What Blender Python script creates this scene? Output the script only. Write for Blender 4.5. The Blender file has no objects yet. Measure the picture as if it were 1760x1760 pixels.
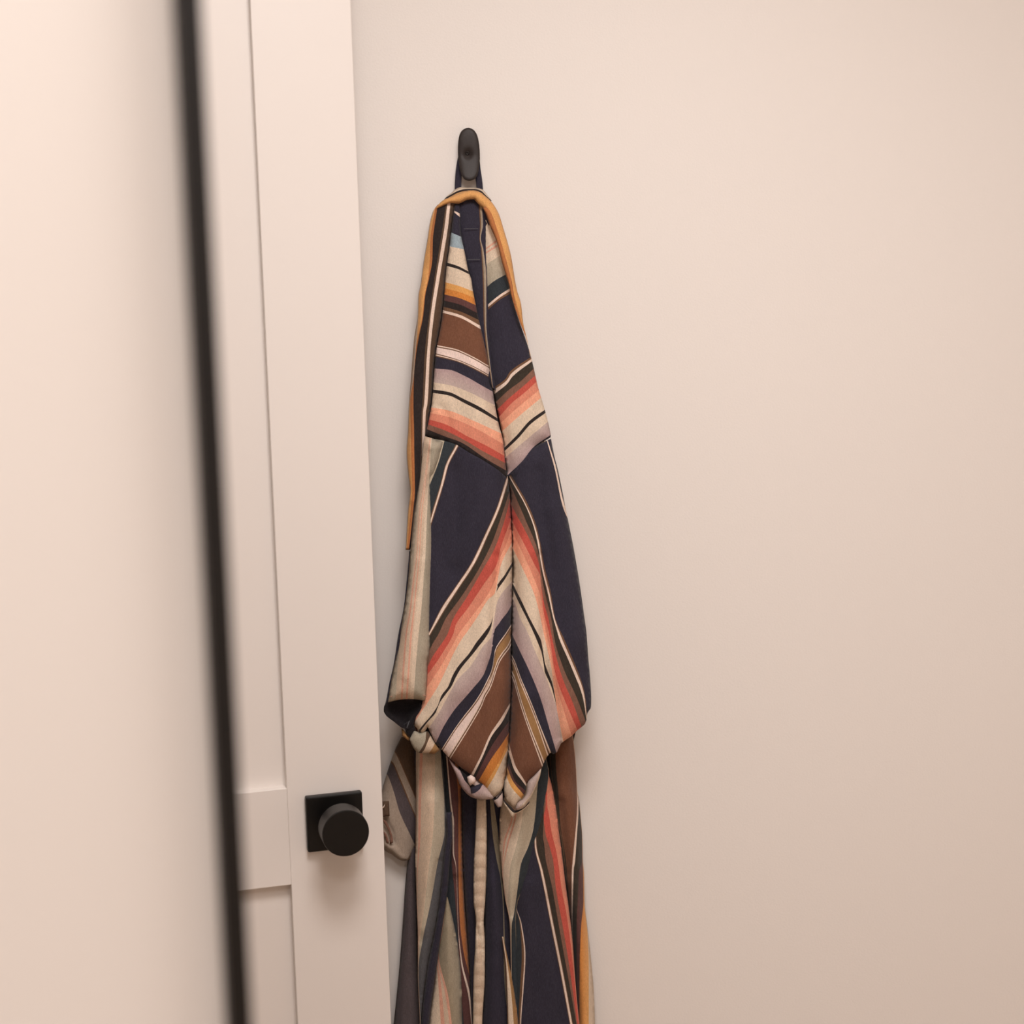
import bpy, bmesh, math, random
import numpy as np
from mathutils import Vector, Matrix
from mathutils.geometry import delaunay_2d_cdt
random.seed(4)
SC = bpy.context.scene
COL = SC.collection

# ---------------------------------------------------------------- camera
CAM = Vector((0.0, -2.0, 1.55)); F = 2800.0
PITCH, ROLL = math.radians(6.72), math.radians(1.685)
cam_data = bpy.data.cameras.new('camera'); cam_obj = bpy.data.objects.new('camera', cam_data)
COL.objects.link(cam_obj); SC.camera = cam_obj
cam_data.sensor_width = 36; cam_data.lens = 36 * F / 1760
fwd = Vector((0, math.cos(PITCH), -math.sin(PITCH))); up0 = Vector((0, math.sin(PITCH), math.cos(PITCH))); rt0 = Vector((1, 0, 0))
rt = rt0 * math.cos(ROLL) - up0 * math.sin(ROLL); upv = rt0 * math.sin(ROLL) + up0 * math.cos(ROLL)
cam_obj.matrix_world = Matrix(((rt.x, upv.x, -fwd.x, CAM.x), (rt.y, upv.y, -fwd.y, CAM.y), (rt.z, upv.z, -fwd.z, CAM.z), (0, 0, 0, 1)))
cam_data.dof.use_dof = True; cam_data.dof.focus_distance = 1.97; cam_data.dof.aperture_fstop = 3.4
cam_data.clip_start = 0.02

# ---------------------------------------------------------------- world, lamps, exposure
SC.view_settings.view_transform = 'Standard'; SC.view_settings.look = 'None'
SC.view_settings.gamma = 1; SC.view_settings.use_curve_mapping = False
SC.view_settings.exposure = 0.0
w = bpy.data.worlds.new('world'); SC.world = w; w.use_nodes = True
w.node_tree.nodes['Background'].inputs[0].default_value = (1, .9, .8, 1)
w.node_tree.nodes['Background'].inputs[1].default_value = 0.05
def area(name, loc, size, power, color, rot=(0, 0, 0)):
    l = bpy.data.lights.new(name, 'AREA'); l.shape = 'DISK'; l.size = size; l.energy = power; l.color = color
    o = bpy.data.objects.new(name, l); COL.objects.link(o); o.location = loc; o.rotation_euler = rot
    return o
LAMPS = [((0.05, -1.12, 2.425), .52, 16.6), ((0.1, -2.1, 2.425), .52, 9.0), ((-0.5, -2.9, 2.425), .52, 10.8), ((0.5, -1.5, 2.425), .52, 4.4)]  # first is the room's lamp, the rest are unseen fill added for brightness
for i, (p_, s_, e_) in enumerate(LAMPS):
    area('ceiling_and_fill_lamp', p_, s_, e_, (1, .946, .93))

# ---------------------------------------------------------------- helpers
def lin(c):
    return tuple(((v / 255) / 12.92 if v / 255 <= .04045 else ((v / 255 + .055) / 1.055) ** 2.4) for v in c)
def mat(name, color, rough=.5, noise=None, bump=None, metallic=0, spec=.5):
    m = bpy.data.materials.new(name); m.use_nodes = True; nt = m.node_tree; b = nt.nodes['Principled BSDF']
    b.inputs['Base Color'].default_value = (*color, 1); b.inputs['Roughness'].default_value = rough
    b.inputs['Metallic'].default_value = metallic; b.inputs['Specular IOR Level'].default_value = spec
    tc = nt.nodes.new('ShaderNodeTexCoord')
    if noise:
        n = nt.nodes.new('ShaderNodeTexNoise'); n.inputs['Scale'].default_value = noise[0]; n.inputs['Detail'].default_value = 5
        nt.links.new(tc.outputs['Object'], n.inputs['Vector'])
        mx = nt.nodes.new('ShaderNodeMix'); mx.data_type = 'RGBA'
        mx.inputs[6].default_value = (*[c * (1 - noise[1]) for c in color], 1); mx.inputs[7].default_value = (*[min(1, c * (1 + noise[1])) for c in color], 1)
        nt.links.new(n.outputs[0], mx.inputs[0]); nt.links.new(mx.outputs[2], b.inputs['Base Color'])
    if bump:
        n2 = nt.nodes.new('ShaderNodeTexNoise'); n2.inputs['Scale'].default_value = bump[0]; n2.inputs['Detail'].default_value = 3
        nt.links.new(tc.outputs['Object'], n2.inputs['Vector'])
        bp = nt.nodes.new('ShaderNodeBump'); bp.inputs['Strength'].default_value = bump[1]; bp.inputs['Distance'].default_value = bump[2]
        nt.links.new(n2.outputs[0], bp.inputs['Height']); nt.links.new(bp.outputs[0], b.inputs['Normal'])
    return m
M_WALL = mat('painted_plaster', (.87, .815, .765), .55, (1.3, .012), (420, .25, .0006))
M_WALL2 = mat('painted_plaster_near', (.87, .815, .765), .6, (1.3, .012))
M_CEIL = mat('ceiling_paint', (.88, .82, .76), .8, (2, .01))
M_DOOR = mat('satin_door_paint', (.86, .80, .75), .38, (2.5, .01), (160, .08, .0004))
M_FLOOR = mat('oak_floor', (.42, .29, .19), .45, (9, .2))
M_BLACK = mat('matte_black_metal', (.009, .007, .006), .5, (300, .15), None, 0, .3)
M_KNOB = mat('knob_black_metal', (.0035, .003, .0028), .38, (300, .15), None, 0, .34)
M_HOOK = mat('hook_bronze_black', (.030, .023, .021), .5, (600, .18), (500, .25, .0003), 0, .28)
M_SCREW = mat('dark_screw', (.015, .012, .011), .4, (300, .1), None, .6)

def mesh_obj(name, verts, faces, material, parent=None, smooth=False):
    me = bpy.data.meshes.new(name); me.from_pydata([tuple(v) for v in verts], [], faces); me.update()
    o = bpy.data.objects.new(name, me); COL.objects.link(o)
    if material: me.materials.append(material)
    if smooth: me.shade_smooth()
    if parent: o.parent = parent
    return o
def bm_obj(name, bm, material, parent=None, smooth=False):
    me = bpy.data.meshes.new(name); bm.normal_update(); bm.to_mesh(me); bm.free()
    o = bpy.data.objects.new(name, me); COL.objects.link(o); me.materials.append(material)
    if smooth: me.shade_smooth()
    if parent: o.parent = parent
    return o
def box_bm(x0, x1, y0, y1, z0, z1, bev=0, seg=2):
    bm = bmesh.new()
    bmesh.ops.create_cube(bm, size=1)
    for v in bm.verts:
        v.co = Vector(((x0 + x1) / 2 + v.co.x * (x1 - x0), (y0 + y1) / 2 + v.co.y * (y1 - y0), (z0 + z1) / 2 + v.co.z * (z1 - z0)))
    if bev: bmesh.ops.bevel(bm, geom=list(bm.edges), offset=bev, segments=seg, affect='EDGES', profile=.5)
    return bm
def struct(o): o['kind'] = 'structure'; return o
def thing(o, label, cat): o['label'] = label; o['category'] = cat; return o

# ---------------------------------------------------------------- room
XL, XR, YB, H = -2.1, 1.9, -3.6, 2.45
struct(bm_obj('wall_back', box_bm(XL - .1, XR + .1, 0, .1, 0, H), M_WALL))
struct(bm_obj('wall_right', box_bm(XR, XR + .1, YB, 0, 0, H), M_WALL))
struct(bm_obj('wall_far_left', box_bm(XL - .1, XL, YB, 0, 0, H), M_WALL)).name = 'wall_side'
struct(bm_obj('wall_front', box_bm(XL - .1, XR + .1, YB - .1, YB, 0, H), M_WALL))
struct(bm_obj('floor', box_bm(XL - .1, XR + .1, YB - .1, .1, -.1, 0), M_FLOOR))
struct(bm_obj('ceiling', box_bm(XL - .1, XR + .1, YB - .1, .1, H, H + .1), M_CEIL))
struct(bm_obj('baseboard_back', box_bm(XL, XR, -.014, 0, 0, .11, .003), M_DOOR))

# foreground wall with the slim black upright at its end
TH = math.radians(14)
EX, EY = -.1484, -1.2
wt = Vector((-math.cos(TH), -math.sin(TH), 0)); wn = Vector((math.sin(TH), -math.cos(TH), 0))
def prism(a0, a1, n0, n1, z0, z1, bev=0):   # a along the wall to the left, n out of the wall
    bm = box_bm(a0, a1, n0, n1, z0, z1, bev)
    for v in bm.verts:
        c = v.co.copy(); p = Vector((EX, EY, 0)) + wt * c.x + wn * c.y; v.co = Vector((p.x, p.y, c.z))
    bmesh.ops.recalc_face_normals(bm, faces=bm.faces)
    return bm
struct(bm_obj('wall_left', prism(.0062, 1.5, -.09, 0, 0, H), M_WALL2))
fr = bm_obj('metal_upright', prism(-.006, .006, -.094, .024, .002, H - .002, .0012), M_BLACK)
thing(fr, 'slim matte black upright edge, out of focus, ending the near cream wall', 'frame')

# ---------------------------------------------------------------- door
A = math.radians(15.417); STILE = .1122
hinge_w = .762; D0 = Vector((-.1638, -.12, 0))
du = Vector((math.cos(A), math.sin(A), 0)); dn = Vector((math.sin(A), -math.cos(A), 0))
ZR1, ZR2 = 1.55 - .5345, 1.55 - .6512      # lock rail top and bottom
DM = Matrix(((du.x, dn.x, 0, D0.x), (du.y, dn.y, 0, D0.y), (0, 0, 1, 0), (0, 0, 0, 1)))
door = bpy.data.objects.new('door_1', None); COL.objects.link(door); door.matrix_world = DM; door['kind'] = 'structure'
TK = .035; RC = .0125
def dpart(name, x0, x1, z0, z1, y0=-TK, y1=0, bev=.0009):
    bm = box_bm(x0, x1, y0, y1, z0, z1, bev)
    bmesh.ops.recalc_face_normals(bm, faces=bm.faces)
    if True:
        for f_ in bm.faces: f_.normal_flip()
    o = bm_obj(name, bm, M_DOOR, door); return o
ZT = 2.04; Z0 = .012
dpart('stile', -STILE, 0, Z0, ZT); dpart('stile', -hinge_w, -hinge_w + STILE, Z0, ZT)
dpart('rail', -hinge_w + STILE, -STILE, ZT - STILE, ZT); dpart('rail', -hinge_w + STILE, -STILE, ZR2, ZR1); dpart('rail', -hinge_w + STILE, -STILE, Z0, Z0 + .2)
dpart('panel', -hinge_w + STILE - .004, -STILE + .004, ZR1 - .004, ZT - STILE + .004, -TK + RC, -RC, 0)
dpart('panel', -hinge_w + STILE - .004, -STILE + .004, Z0 + .196, ZR2 + .004, -TK + RC, -RC, 0)

# ---- door knob (part of the door)
def lathe(profile, n=64, axis_fn=None):
    bm = bmesh.new(); rings = []
    for (r, h) in profile:
        if r < 1e-6: rings.append([bm.verts.new((0, h, 0))])
        else: rings.append([bm.verts.new((r * math.cos(2 * math.pi * k / n), h, r * math.sin(2 * math.pi * k / n))) for k in range(n)])
    for a, b in zip(rings, rings[1:]):
        for k in range(n):
            k2 = (k + 1) % n
            if len(a) == 1 and len(b) == 1: continue
            if len(a) == 1: bm.faces.new((a[0], b[k], b[k2]))
            elif len(b) == 1: bm.faces.new((a[k], b[0], a[k2]))
            else: bm.faces.new((a[k], b[k], b[k2], a[k2]))
    bmesh.ops.recalc_face_normals(bm, faces=bm.faces)
    for f_ in bm.faces: f_.normal_flip()
    return bm
knob = bpy.data.objects.new('door_knob', None); COL.objects.link(knob); knob.parent = door; knob.location = (-.0588, 0, .9715)
PW = .0334
bm = box_bm(-PW, PW, -.0002, .0100, -PW, PW, .0022, 3)
bmesh.ops.recalc_face_normals(bm, faces=bm.faces)
for f_ in bm.faces: f_.normal_flip()
bm_obj('rosette', bm, M_KNOB, knob)
R = .0271
o = bm_obj('knob', lathe([(0, .006), (.014, .006), (.0135, .03), (.016, .0345), (R - .002, .0355), (R - .0006, .0362), (R, .037), (R, .038), (R, .0640), (R, .0645), (R - .0004, .0655), (R - .0012, .0658), (R - .002, .0658), (.0014, .0658), (.0012, .0658), (.0010, .0652), (0, .0652)], 96), M_KNOB, knob, True); o.location = (.0030, 0, .0030)
mod = o.modifiers.new('edge', 'EDGE_SPLIT'); mod.split_angle = math.radians(35)

# ---------------------------------------------------------------- geometry measured on the wall
def at(px, py, h):
    """point at distance h in front of the back wall, seen at (px, py) in the survey frame"""
    d = fwd + rt * ((px - 880) / F) - upv * ((py - 880) / F)
    t = (-h - CAM.y) / d.y
    return CAM + d * t
CR = {'A': (680, 190, 300), 'B': (670, 460, 330), 'C': (640, 740, 420), 'D': (630, 1100, 420), 'E': (630, 1380, 420),
      'F': (680, 640, 300), 'G': (640, 1180, 220), 'H': (760, 1200, 280), 'K': (740, 300, 160), 'I': (640, 1260, 280), 'P': (0, 0, 1760), 'R': (860, 1060, 180), 'S': (800, 1030, 200), 'T': (700, 1090, 160), 'U': (880, 1240, 240)}
def q(tag, *pts):
    ox, oy, s = CR[tag]; return [(ox + x * s / 1760, oy + y * s / 1760) for x, y in pts]

# palette: dyes of the cloth (sRGB as seen under the room's light, then lifted to reflectance)
def dye(r, g, b, k=1.0):
    l = lin((r, g, b)); return np.array([min(.85, l[0] * 1.04 * k), min(.85, l[1] * 1.05 * k), min(.85, l[2] * 1.09 * k)])
PAL = dict(navy=dye(47, 44, 54, 1.12), black=dye(43, 36, 34, 1.12), olive=dye(56, 49, 41, 1.12), brown=dye(116, 78, 58), umber=dye(92, 72, 56), cream=dye(216, 196, 171),
           line=dye(228, 205, 186), pinkwhite=dye(233, 210, 197), lav=dye(174, 149, 145), lav2=dye(188, 168, 158), sage=dye(186, 173, 150), sage2=dye(168, 158, 138),
           teal=dye(48, 53, 56, 1.12), red=dye(190, 86, 72), salmon=dye(212, 136, 110), peach=dye(234, 166, 134), orange=dye(204, 130, 62), yellow=dye(216, 158, 90),
           maroon=dye(94, 62, 58), blue=dye(150, 165, 170), beige=dye(206, 182, 156), steel=dye(92, 91, 92), mauve=dye(88, 78, 78), tan=dye(156, 118, 76),
           rust=dye(128, 92, 76), pinkl=dye(214, 160, 136), grey=dye(122, 102, 100), gold=dye(216, 160, 98), brick=dye(180, 114, 68), deep=dye(30, 26, 28), khaki=dye(150, 136, 112), thin=dye(112, 82, 60), dim=dye(170, 152, 134))  # dim: pale dye darkened for the shaded front panel

M_CLOTH = bpy.data.materials.new('woven_striped_cotton'); M_CLOTH.use_nodes = True
nt = M_CLOTH.node_tree; b_ = nt.nodes['Principled BSDF']; b_.inputs['Roughness'].default_value = .92; b_.inputs['Specular IOR Level'].default_value = .15
b_.inputs['Sheen Weight'].default_value = .08; b_.inputs['Sheen Roughness'].default_value = .5
at_ = nt.nodes.new('ShaderNodeAttribute'); at_.attribute_name = 'stripe'
tc = nt.nodes.new('ShaderNodeTexCoord')
def nnoise(scale, detail, vec=(1, 1, 1)):
    mp = nt.nodes.new('ShaderNodeMapping'); mp.inputs['Scale'].default_value = vec
    n = nt.nodes.new('ShaderNodeTexNoise'); n.inputs['Scale'].default_value = scale; n.inputs['Detail'].default_value = detail
    nt.links.new(tc.outputs['Object'], mp.inputs[0]); nt.links.new(mp.outputs[0], n.inputs['Vector']); return n
n1 = nnoise(900, 2); n2 = nnoise(60, 5, (1, 1, .5)); n3 = nnoise(1000, 1, (1.6, 1.6, .22))
def mth(op, a, b):
    m = nt.nodes.new('ShaderNodeMath'); m.operation = op
    for i, v in enumerate((a, b)):
        if isinstance(v, (int, float)): m.inputs[i].default_value = v
        else: nt.links.new(v, m.inputs[i])
    return m.outputs[0]
s1 = mth('SUBTRACT', n1.outputs[0], .5); s2 = mth('SUBTRACT', n2.outputs[0], .5); s3 = mth('SUBTRACT', n3.outputs[0], .5)
tot = mth('ADD', mth('ADD', mth('MULTIPLY', s1, .55), mth('MULTIPLY', s2, .35)), mth('MULTIPLY', s3, .5))
gain = mth('ADD', tot, 1.0)
vm = nt.nodes.new('ShaderNodeVectorMath'); vm.operation = 'SCALE'; nt.links.new(at_.outputs['Color'], vm.inputs[0]); nt.links.new(gain, vm.inputs['Scale'])
va = nt.nodes.new('ShaderNodeVectorMath'); va.operation = 'ADD'; nt.links.new(vm.outputs[0], va.inputs[0])
cmb = nt.nodes.new('ShaderNodeCombineXYZ'); fl = mth('MULTIPLY', mth('MAXIMUM', s3, 0.0), .03)
for i in range(3): nt.links.new(fl, cmb.inputs[i])
nt.links.new(cmb.outputs[0], va.inputs[1]); nt.links.new(va.outputs[0], b_.inputs['Base Color'])
bp = nt.nodes.new('ShaderNodeBump'); bp.inputs['Strength'].default_value = .35; bp.inputs['Distance'].default_value = .0006
nt.links.new(mth('ADD', s1, s3), bp.inputs['Height'])
n4 = nnoise(38, 3, (1, 1, .45)); bp2 = nt.nodes.new('ShaderNodeBump'); bp2.inputs['Strength'].default_value = .5; bp2.inputs['Distance'].default_value = .006
nt.links.new(n4.outputs[0], bp2.inputs['Height']); nt.links.new(bp2.outputs[0], bp.inputs['Normal']); nt.links.new(bp.outputs[0], b_.inputs['Normal'])

# ---- cloth panel builder -------------------------------------------------
def smooth_poly(pts, step=5.0, axis=None):
    """densify a polyline with a gentle Catmull-Rom curve"""
    P = np.array(pts, float); n = len(P)
    if n < 3:
        L = np.linalg.norm(P[1] - P[0]); k = max(2, int(L / step) + 1); t = np.linspace(0, 1, k)[:, None]; return P[0] * (1 - t) + P[1] * t
    out = []
    for i in range(n - 1):
        p0 = P[max(i - 1, 0)]; p1 = P[i]; p2 = P[i + 1]; p3 = P[min(i + 2, n - 1)]
        L = np.linalg.norm(p2 - p1); k = max(1, int(L / step))
        d01 = max(np.linalg.norm(p1 - p0), 1e-6) ** .5; d12 = max(L, 1e-6) ** .5; d23 = max(np.linalg.norm(p3 - p2), 1e-6) ** .5
        m1 = (p2 - p1) + d12 * ((p1 - p0) / d01 - (p2 - p0) / (d01 + d12)) if i > 0 else (p2 - p1)
        m2 = (p2 - p1) + d12 * ((p3 - p2) / d23 - (p3 - p1) / (d12 + d23)) if i < n - 2 else (p2 - p1)
        for j in range(k):
            t = j / k; out.append((2 * t**3 - 3 * t**2 + 1) * p1 + (t**3 - 2 * t**2 + t) * m1 + (-2 * t**3 + 3 * t**2) * p2 + (t**3 - t**2) * m2)
    out.append(P[-1]); return np.array(out)
def fn(pts):
    """function (of first coordinate) through pts, smooth inside, linear outside"""
    a = sorted(pts); a = [p for i, p in enumerate(a) if i == 0 or p[0] - a[i - 1][0] > .2]
    X = np.array([p[0] for p in a]); Y = np.array([p[1] for p in a]); n = len(X)
    if n == 1: return lambda t: np.full_like(np.asarray(t, float), Y[0])
    d = np.diff(Y) / np.diff(X); m = np.zeros(n); m[0], m[-1] = d[0], d[-1]
    for i in range(1, n - 1):
        m[i] = 0 if d[i - 1] * d[i] <= 0 else 2 * d[i - 1] * d[i] / (d[i - 1] + d[i])
    def f(t):
        t = np.asarray(t, float); i = np.clip(np.searchsorted(X, t) - 1, 0, n - 2); h = X[i + 1] - X[i]; u = np.clip((t - X[i]) / h, 0, 1)
        r = (2 * u**3 - 3 * u**2 + 1) * Y[i] + (u**3 - 2 * u**2 + u) * h * m[i] + (-2 * u**3 + 3 * u**2) * Y[i + 1] + (u**3 - u**2) * h * m[i + 1]
        r = r + np.where(t < X[0], (t - X[0]) * m[0], 0) + np.where(t > X[-1], (t - X[-1]) * m[-1], 0)
        return r
    return f
def seg_dist(P, poly, closed=True):
    Q = np.array(poly); 
    if closed: Q = np.vstack([Q, Q[:1]])
    best = np.full(len(P), 1e9)
    for a, b in zip(Q[:-1], Q[1:]):
        ab = b - a; L2 = max((ab**2).sum(), 1e-9); t = np.clip(((P - a) @ ab) / L2, 0, 1); d = np.linalg.norm(P - (a + t[:, None] * ab), axis=1)
        best = np.minimum(best, d)
    return best
def inside(P, poly):
    x, y = P[:, 0], P[:, 1]; r = np.zeros(len(P), bool); Q = np.array(poly); j = len(Q) - 1
    for i in range(len(Q)):
        xi, yi = Q[i]; xj, yj = Q[j]
        c = ((yi > y) != (yj > y)) & (x < (xj - xi) * (y - yi) / ((yj - yi) if yj != yi else 1e-9) + xi); r ^= c; j = i
    return r
HG = fn([(300, .020), (345, .026), (420, .036), (600, .048), (800, .060), (1000, .074), (1200, .092), (1400, .092), (1800, .09), (2000, .09)])

def panel(name, parent, outline, lines, colors, axis='y', off=0.0, base=None, pil=.006, lam=10, open_edges=(), folds=(), grid=5.0, thick=.0012, smooth_outline=True, mix=None, label=None, closed_smooth=False):
    """one piece of cloth: outline polygon, stripe boundaries (functions along `axis`), pillow-like
    roll at its edges (except open_edges, polylines of seams) and folds (polyline, height, width)"""
    if smooth_outline:
        # smooth between sharp corners
        O = np.array(outline, float); n = len(O); corner = []
        for i in range(n):
            a = O[i] - O[i - 1]; b = O[(i + 1) % n] - O[i]; c = (a @ b) / (np.linalg.norm(a) * np.linalg.norm(b) + 1e-9)
            corner.append(c < .80)
        if not any(corner): corner[0] = True
        st = corner.index(True); idx = [(st + k) % n for k in range(n)] + [st]; runs = []; cur = [idx[0]]
        for k in idx[1:]:
            cur.append(k)
            if corner[k]: runs.append(cur); cur = [k]
        out = []
        for r_ in runs: out += list(smooth_poly(O[r_], 4.0)[:-1])
        out = np.array(out)
    else:
        O = np.array(outline, float); out = []
        for i in range(len(O)):
            a, b = O[i], O[(i + 1) % len(O)]; k = max(1, int(np.linalg.norm(b - a) / 4)); out += [a + (b - a) * j / k for j in range(k)]
        out = np.array(out)
    x0, y0 = out.min(0); x1, y1 = out.max(0)
    xs = np.arange(x0 + grid * .5, x1, grid); ys = np.arange(y0 + grid * .5, y1, grid)
    gx, gy = np.meshgrid(xs, ys); gx = gx + (np.arange(len(ys)) % 2)[:, None] * grid * .5
    G = np.stack([gx.ravel(), gy.ravel()], 1); G = G[inside(G, out)]
    G = G[seg_dist(G, out) > grid * .45]
    # stripe boundaries
    fs = []
    for L in lines:
        fs.append(fn([(p[0], p[1]) if axis == 'y' else (p[1], p[0]) for p in L]))
    def levels(t):
        R = []
        for f in fs:
            v = f(t); R.append(v if not R else np.maximum(v, R[-1] + .02))
        return R
    verts = [tuple(p) for p in out]; no = len(verts); edges = [(i, (i + 1) % no) for i in range(no)]
    t0, t1 = (x0, x1) if axis == 'y' else (y0, y1)
    T = np.linspace(t0, t1, max(3, int((t1 - t0) / 3.0)))
    LV = levels(T) if fs else []
    linepts = []
    for v in LV:
        pts = np.stack([T, v], 1) if axis == 'y' else np.stack([v, T], 1)
        lo, hi = (y0, y1) if axis == 'y' else (x0, x1)
        for i in range(len(T) - 1):
            a, b = pts[i], pts[i + 1]
            if max(v[i], v[i + 1]) < lo - 1 or min(v[i], v[i + 1]) > hi + 1: continue
            # steep segments get subdivided
            k = max(1, int(np.linalg.norm(b - a) / 5)); prev = None
            for j in range(k + 1):
                p = a + (b - a) * j / k
                verts.append(tuple(p)); linepts.append(p)
                if prev is not None: edges.append((prev, len(verts) - 1))
                prev = len(verts) - 1
    if linepts:
        LP = np.array(linepts)
        keep = np.ones(len(G), bool)
        for c in range(0, len(G), 400):
            g = G[c:c + 400]; d = np.sqrt(((g[:, None] - LP[None]) ** 2).sum(2)).min(1); keep[c:c + 400] = d > 1.6
        G = G[keep]
    verts += [tuple(p) for p in G]
    vo, eo, fo, *_ = delaunay_2d_cdt([Vector(v) for v in verts], edges, [], 0, 1e-4, False)
    V = np.array([(v.x, v.y) for v in vo]); Fc = np.array(fo)
    cen = V[Fc].mean(1); ok = inside(cen, out)
    ar = np.abs(np.cross(V[Fc[:, 1]] - V[Fc[:, 0]], V[Fc[:, 2]] - V[Fc[:, 0]])); ok &= ar > 1e-4
    Fc = Fc[ok]; cen = cen[ok]
    used = np.unique(Fc); remap = -np.ones(len(V), int); remap[used] = np.arange(len(used)); V = V[used]; Fc = remap[Fc]
    # height above the wall
    h = (HG(V[:, 1]) if base is None else (base(V) if callable(base) else np.full(len(V), base))) + off
    if pil:
        if open_edges:
            # edges near the open polylines do not roll
            dout = np.full(len(V), 1e9); Q = np.vstack([out, out[:1]])
            mid = (Q[:-1] + Q[1:]) / 2; dop = np.full(len(mid), 1e9)
            for oe in open_edges: dop = np.minimum(dop, seg_dist(mid, smooth_poly(oe), False))
            for a, b, dd in zip(Q[:-1], Q[1:], dop):
                if dd < 6: continue
                ab = b - a; L2 = max((ab**2).sum(), 1e-9); t = np.clip(((V - a) @ ab) / L2, 0, 1); dout = np.minimum(dout, np.linalg.norm(V - (a + t[:, None] * ab), axis=1))
        else: dout = seg_dist(V, out)
        h = h - pil * np.exp(-dout / lam)
    for (pl, amp, wd) in folds:
        d = seg_dist(V, smooth_poly(pl), False); h = h + amp * np.exp(-(d / wd) ** 2)
    h = np.maximum(h, .0022)
    co = [at(x, y, hh) for (x, y), hh in zip(V, h)]
    # orientation: normals to the room
    faces = []
    for f_ in Fc:
        a, b, c = (co[i] for i in f_); n_ = (b - a).cross(c - a)
        faces.append(tuple(int(i) for i in f_) if n_.y < 0 else tuple(int(i) for i in f_[::-1]))
    o = mesh_obj(name, co, faces, M_CLOTH, parent, True)
    # cloth colours per face corner
    tcen = cen[:, 0] if axis == 'y' else cen[:, 1]; vcen = cen[:, 1] if axis == 'y' else cen[:, 0]
    band = np.zeros(len(cen), int)
    if fs:
        for i, v in enumerate(levels(tcen)): band[vcen > v] = i + 1
    tv = V[:, 0] if axis == 'y' else V[:, 1]; vv = V[:, 1] if axis == 'y' else V[:, 0]
    LVv = levels(tv) if fs else []
    ca = o.data.color_attributes.new('stripe', 'FLOAT_COLOR', 'CORNER'); buf = np.ones((len(faces) * 3, 4), np.float32)
    for k, f_ in enumerate(faces):
        c = colors[min(band[k], len(colors) - 1)]
        if c == 'TANBAND':
            u = min(1, max(0, (cen[k][1] - 1150) / 60)); buf[3 * k:3 * k + 3, :3] = PAL['tan'] * (1 - u) + PAL['pinkwhite'] * u; continue
        if isinstance(c, tuple):          # ombre band, woven from one dye into the next
            c0, c1 = PAL[c[0]], PAL[c[1]]; bi = band[k]
            for j, vi in enumerate(f_):
                lo = LVv[bi - 1][vi] if bi > 0 else vv.min(); hi = LVv[bi][vi] if bi < len(LVv) else vv.max()
                u = min(1, max(0, (vv[vi] - lo) / max(hi - lo, .5))); buf[3 * k + j, :3] = c0 * (1 - u) + c1 * u
        else: buf[3 * k:3 * k + 3, :3] = PAL[c]
    ca.data.foreach_set('color', buf.ravel())
    if thick:
        md = o.modifiers.new('cloth', 'SOLIDIFY'); md.thickness = thick; md.offset = -1
    if label: o['label'] = label
    return o
def strip(name, parent, bounds, colors, y0, y1, **kw):
    """vertical strip of cloth whose outline is its first and last stripe boundary"""
    fl_, fr_ = fn([(p[1], p[0]) for p in bounds[0]]), fn([(p[1], p[0]) for p in bounds[-1]])
    ys = np.arange(y0, y1 + .1, 12.0); ys[-1] = y1
    Lp = [(float(fl_(t)), t) for t in ys]; Rp = [(max(float(fr_(t)), float(fl_(t)) + .6), t) for t in ys]
    return panel(name, parent, Lp + Rp[::-1], bounds[1:-1], colors, axis='x', smooth_outline=False, **kw)

# ================================================================= robe
robe = bpy.data.objects.new('robe', None); COL.objects.link(robe); robe.location = at(806, 300, .012)
thing(robe, 'serape striped cotton robe in navy, brown, cream and coral hanging from the black wall hook', 'robe')

SPINE = q('C', (975, 330), (990, 450), (1000, 650), (1010, 950), (1005, 1250), (1000, 1500)) + q('D', (1043, 300), (1035, 500), (1025, 700)) + [(869, 1335)]
YSP = q('B', (745, 100), (760, 200), (800, 400), (835, 560), (890, 800), (925, 1000), (940, 1100), (990, 1400)) + q('C', (943, 80), (955, 200), (975, 330))

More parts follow.
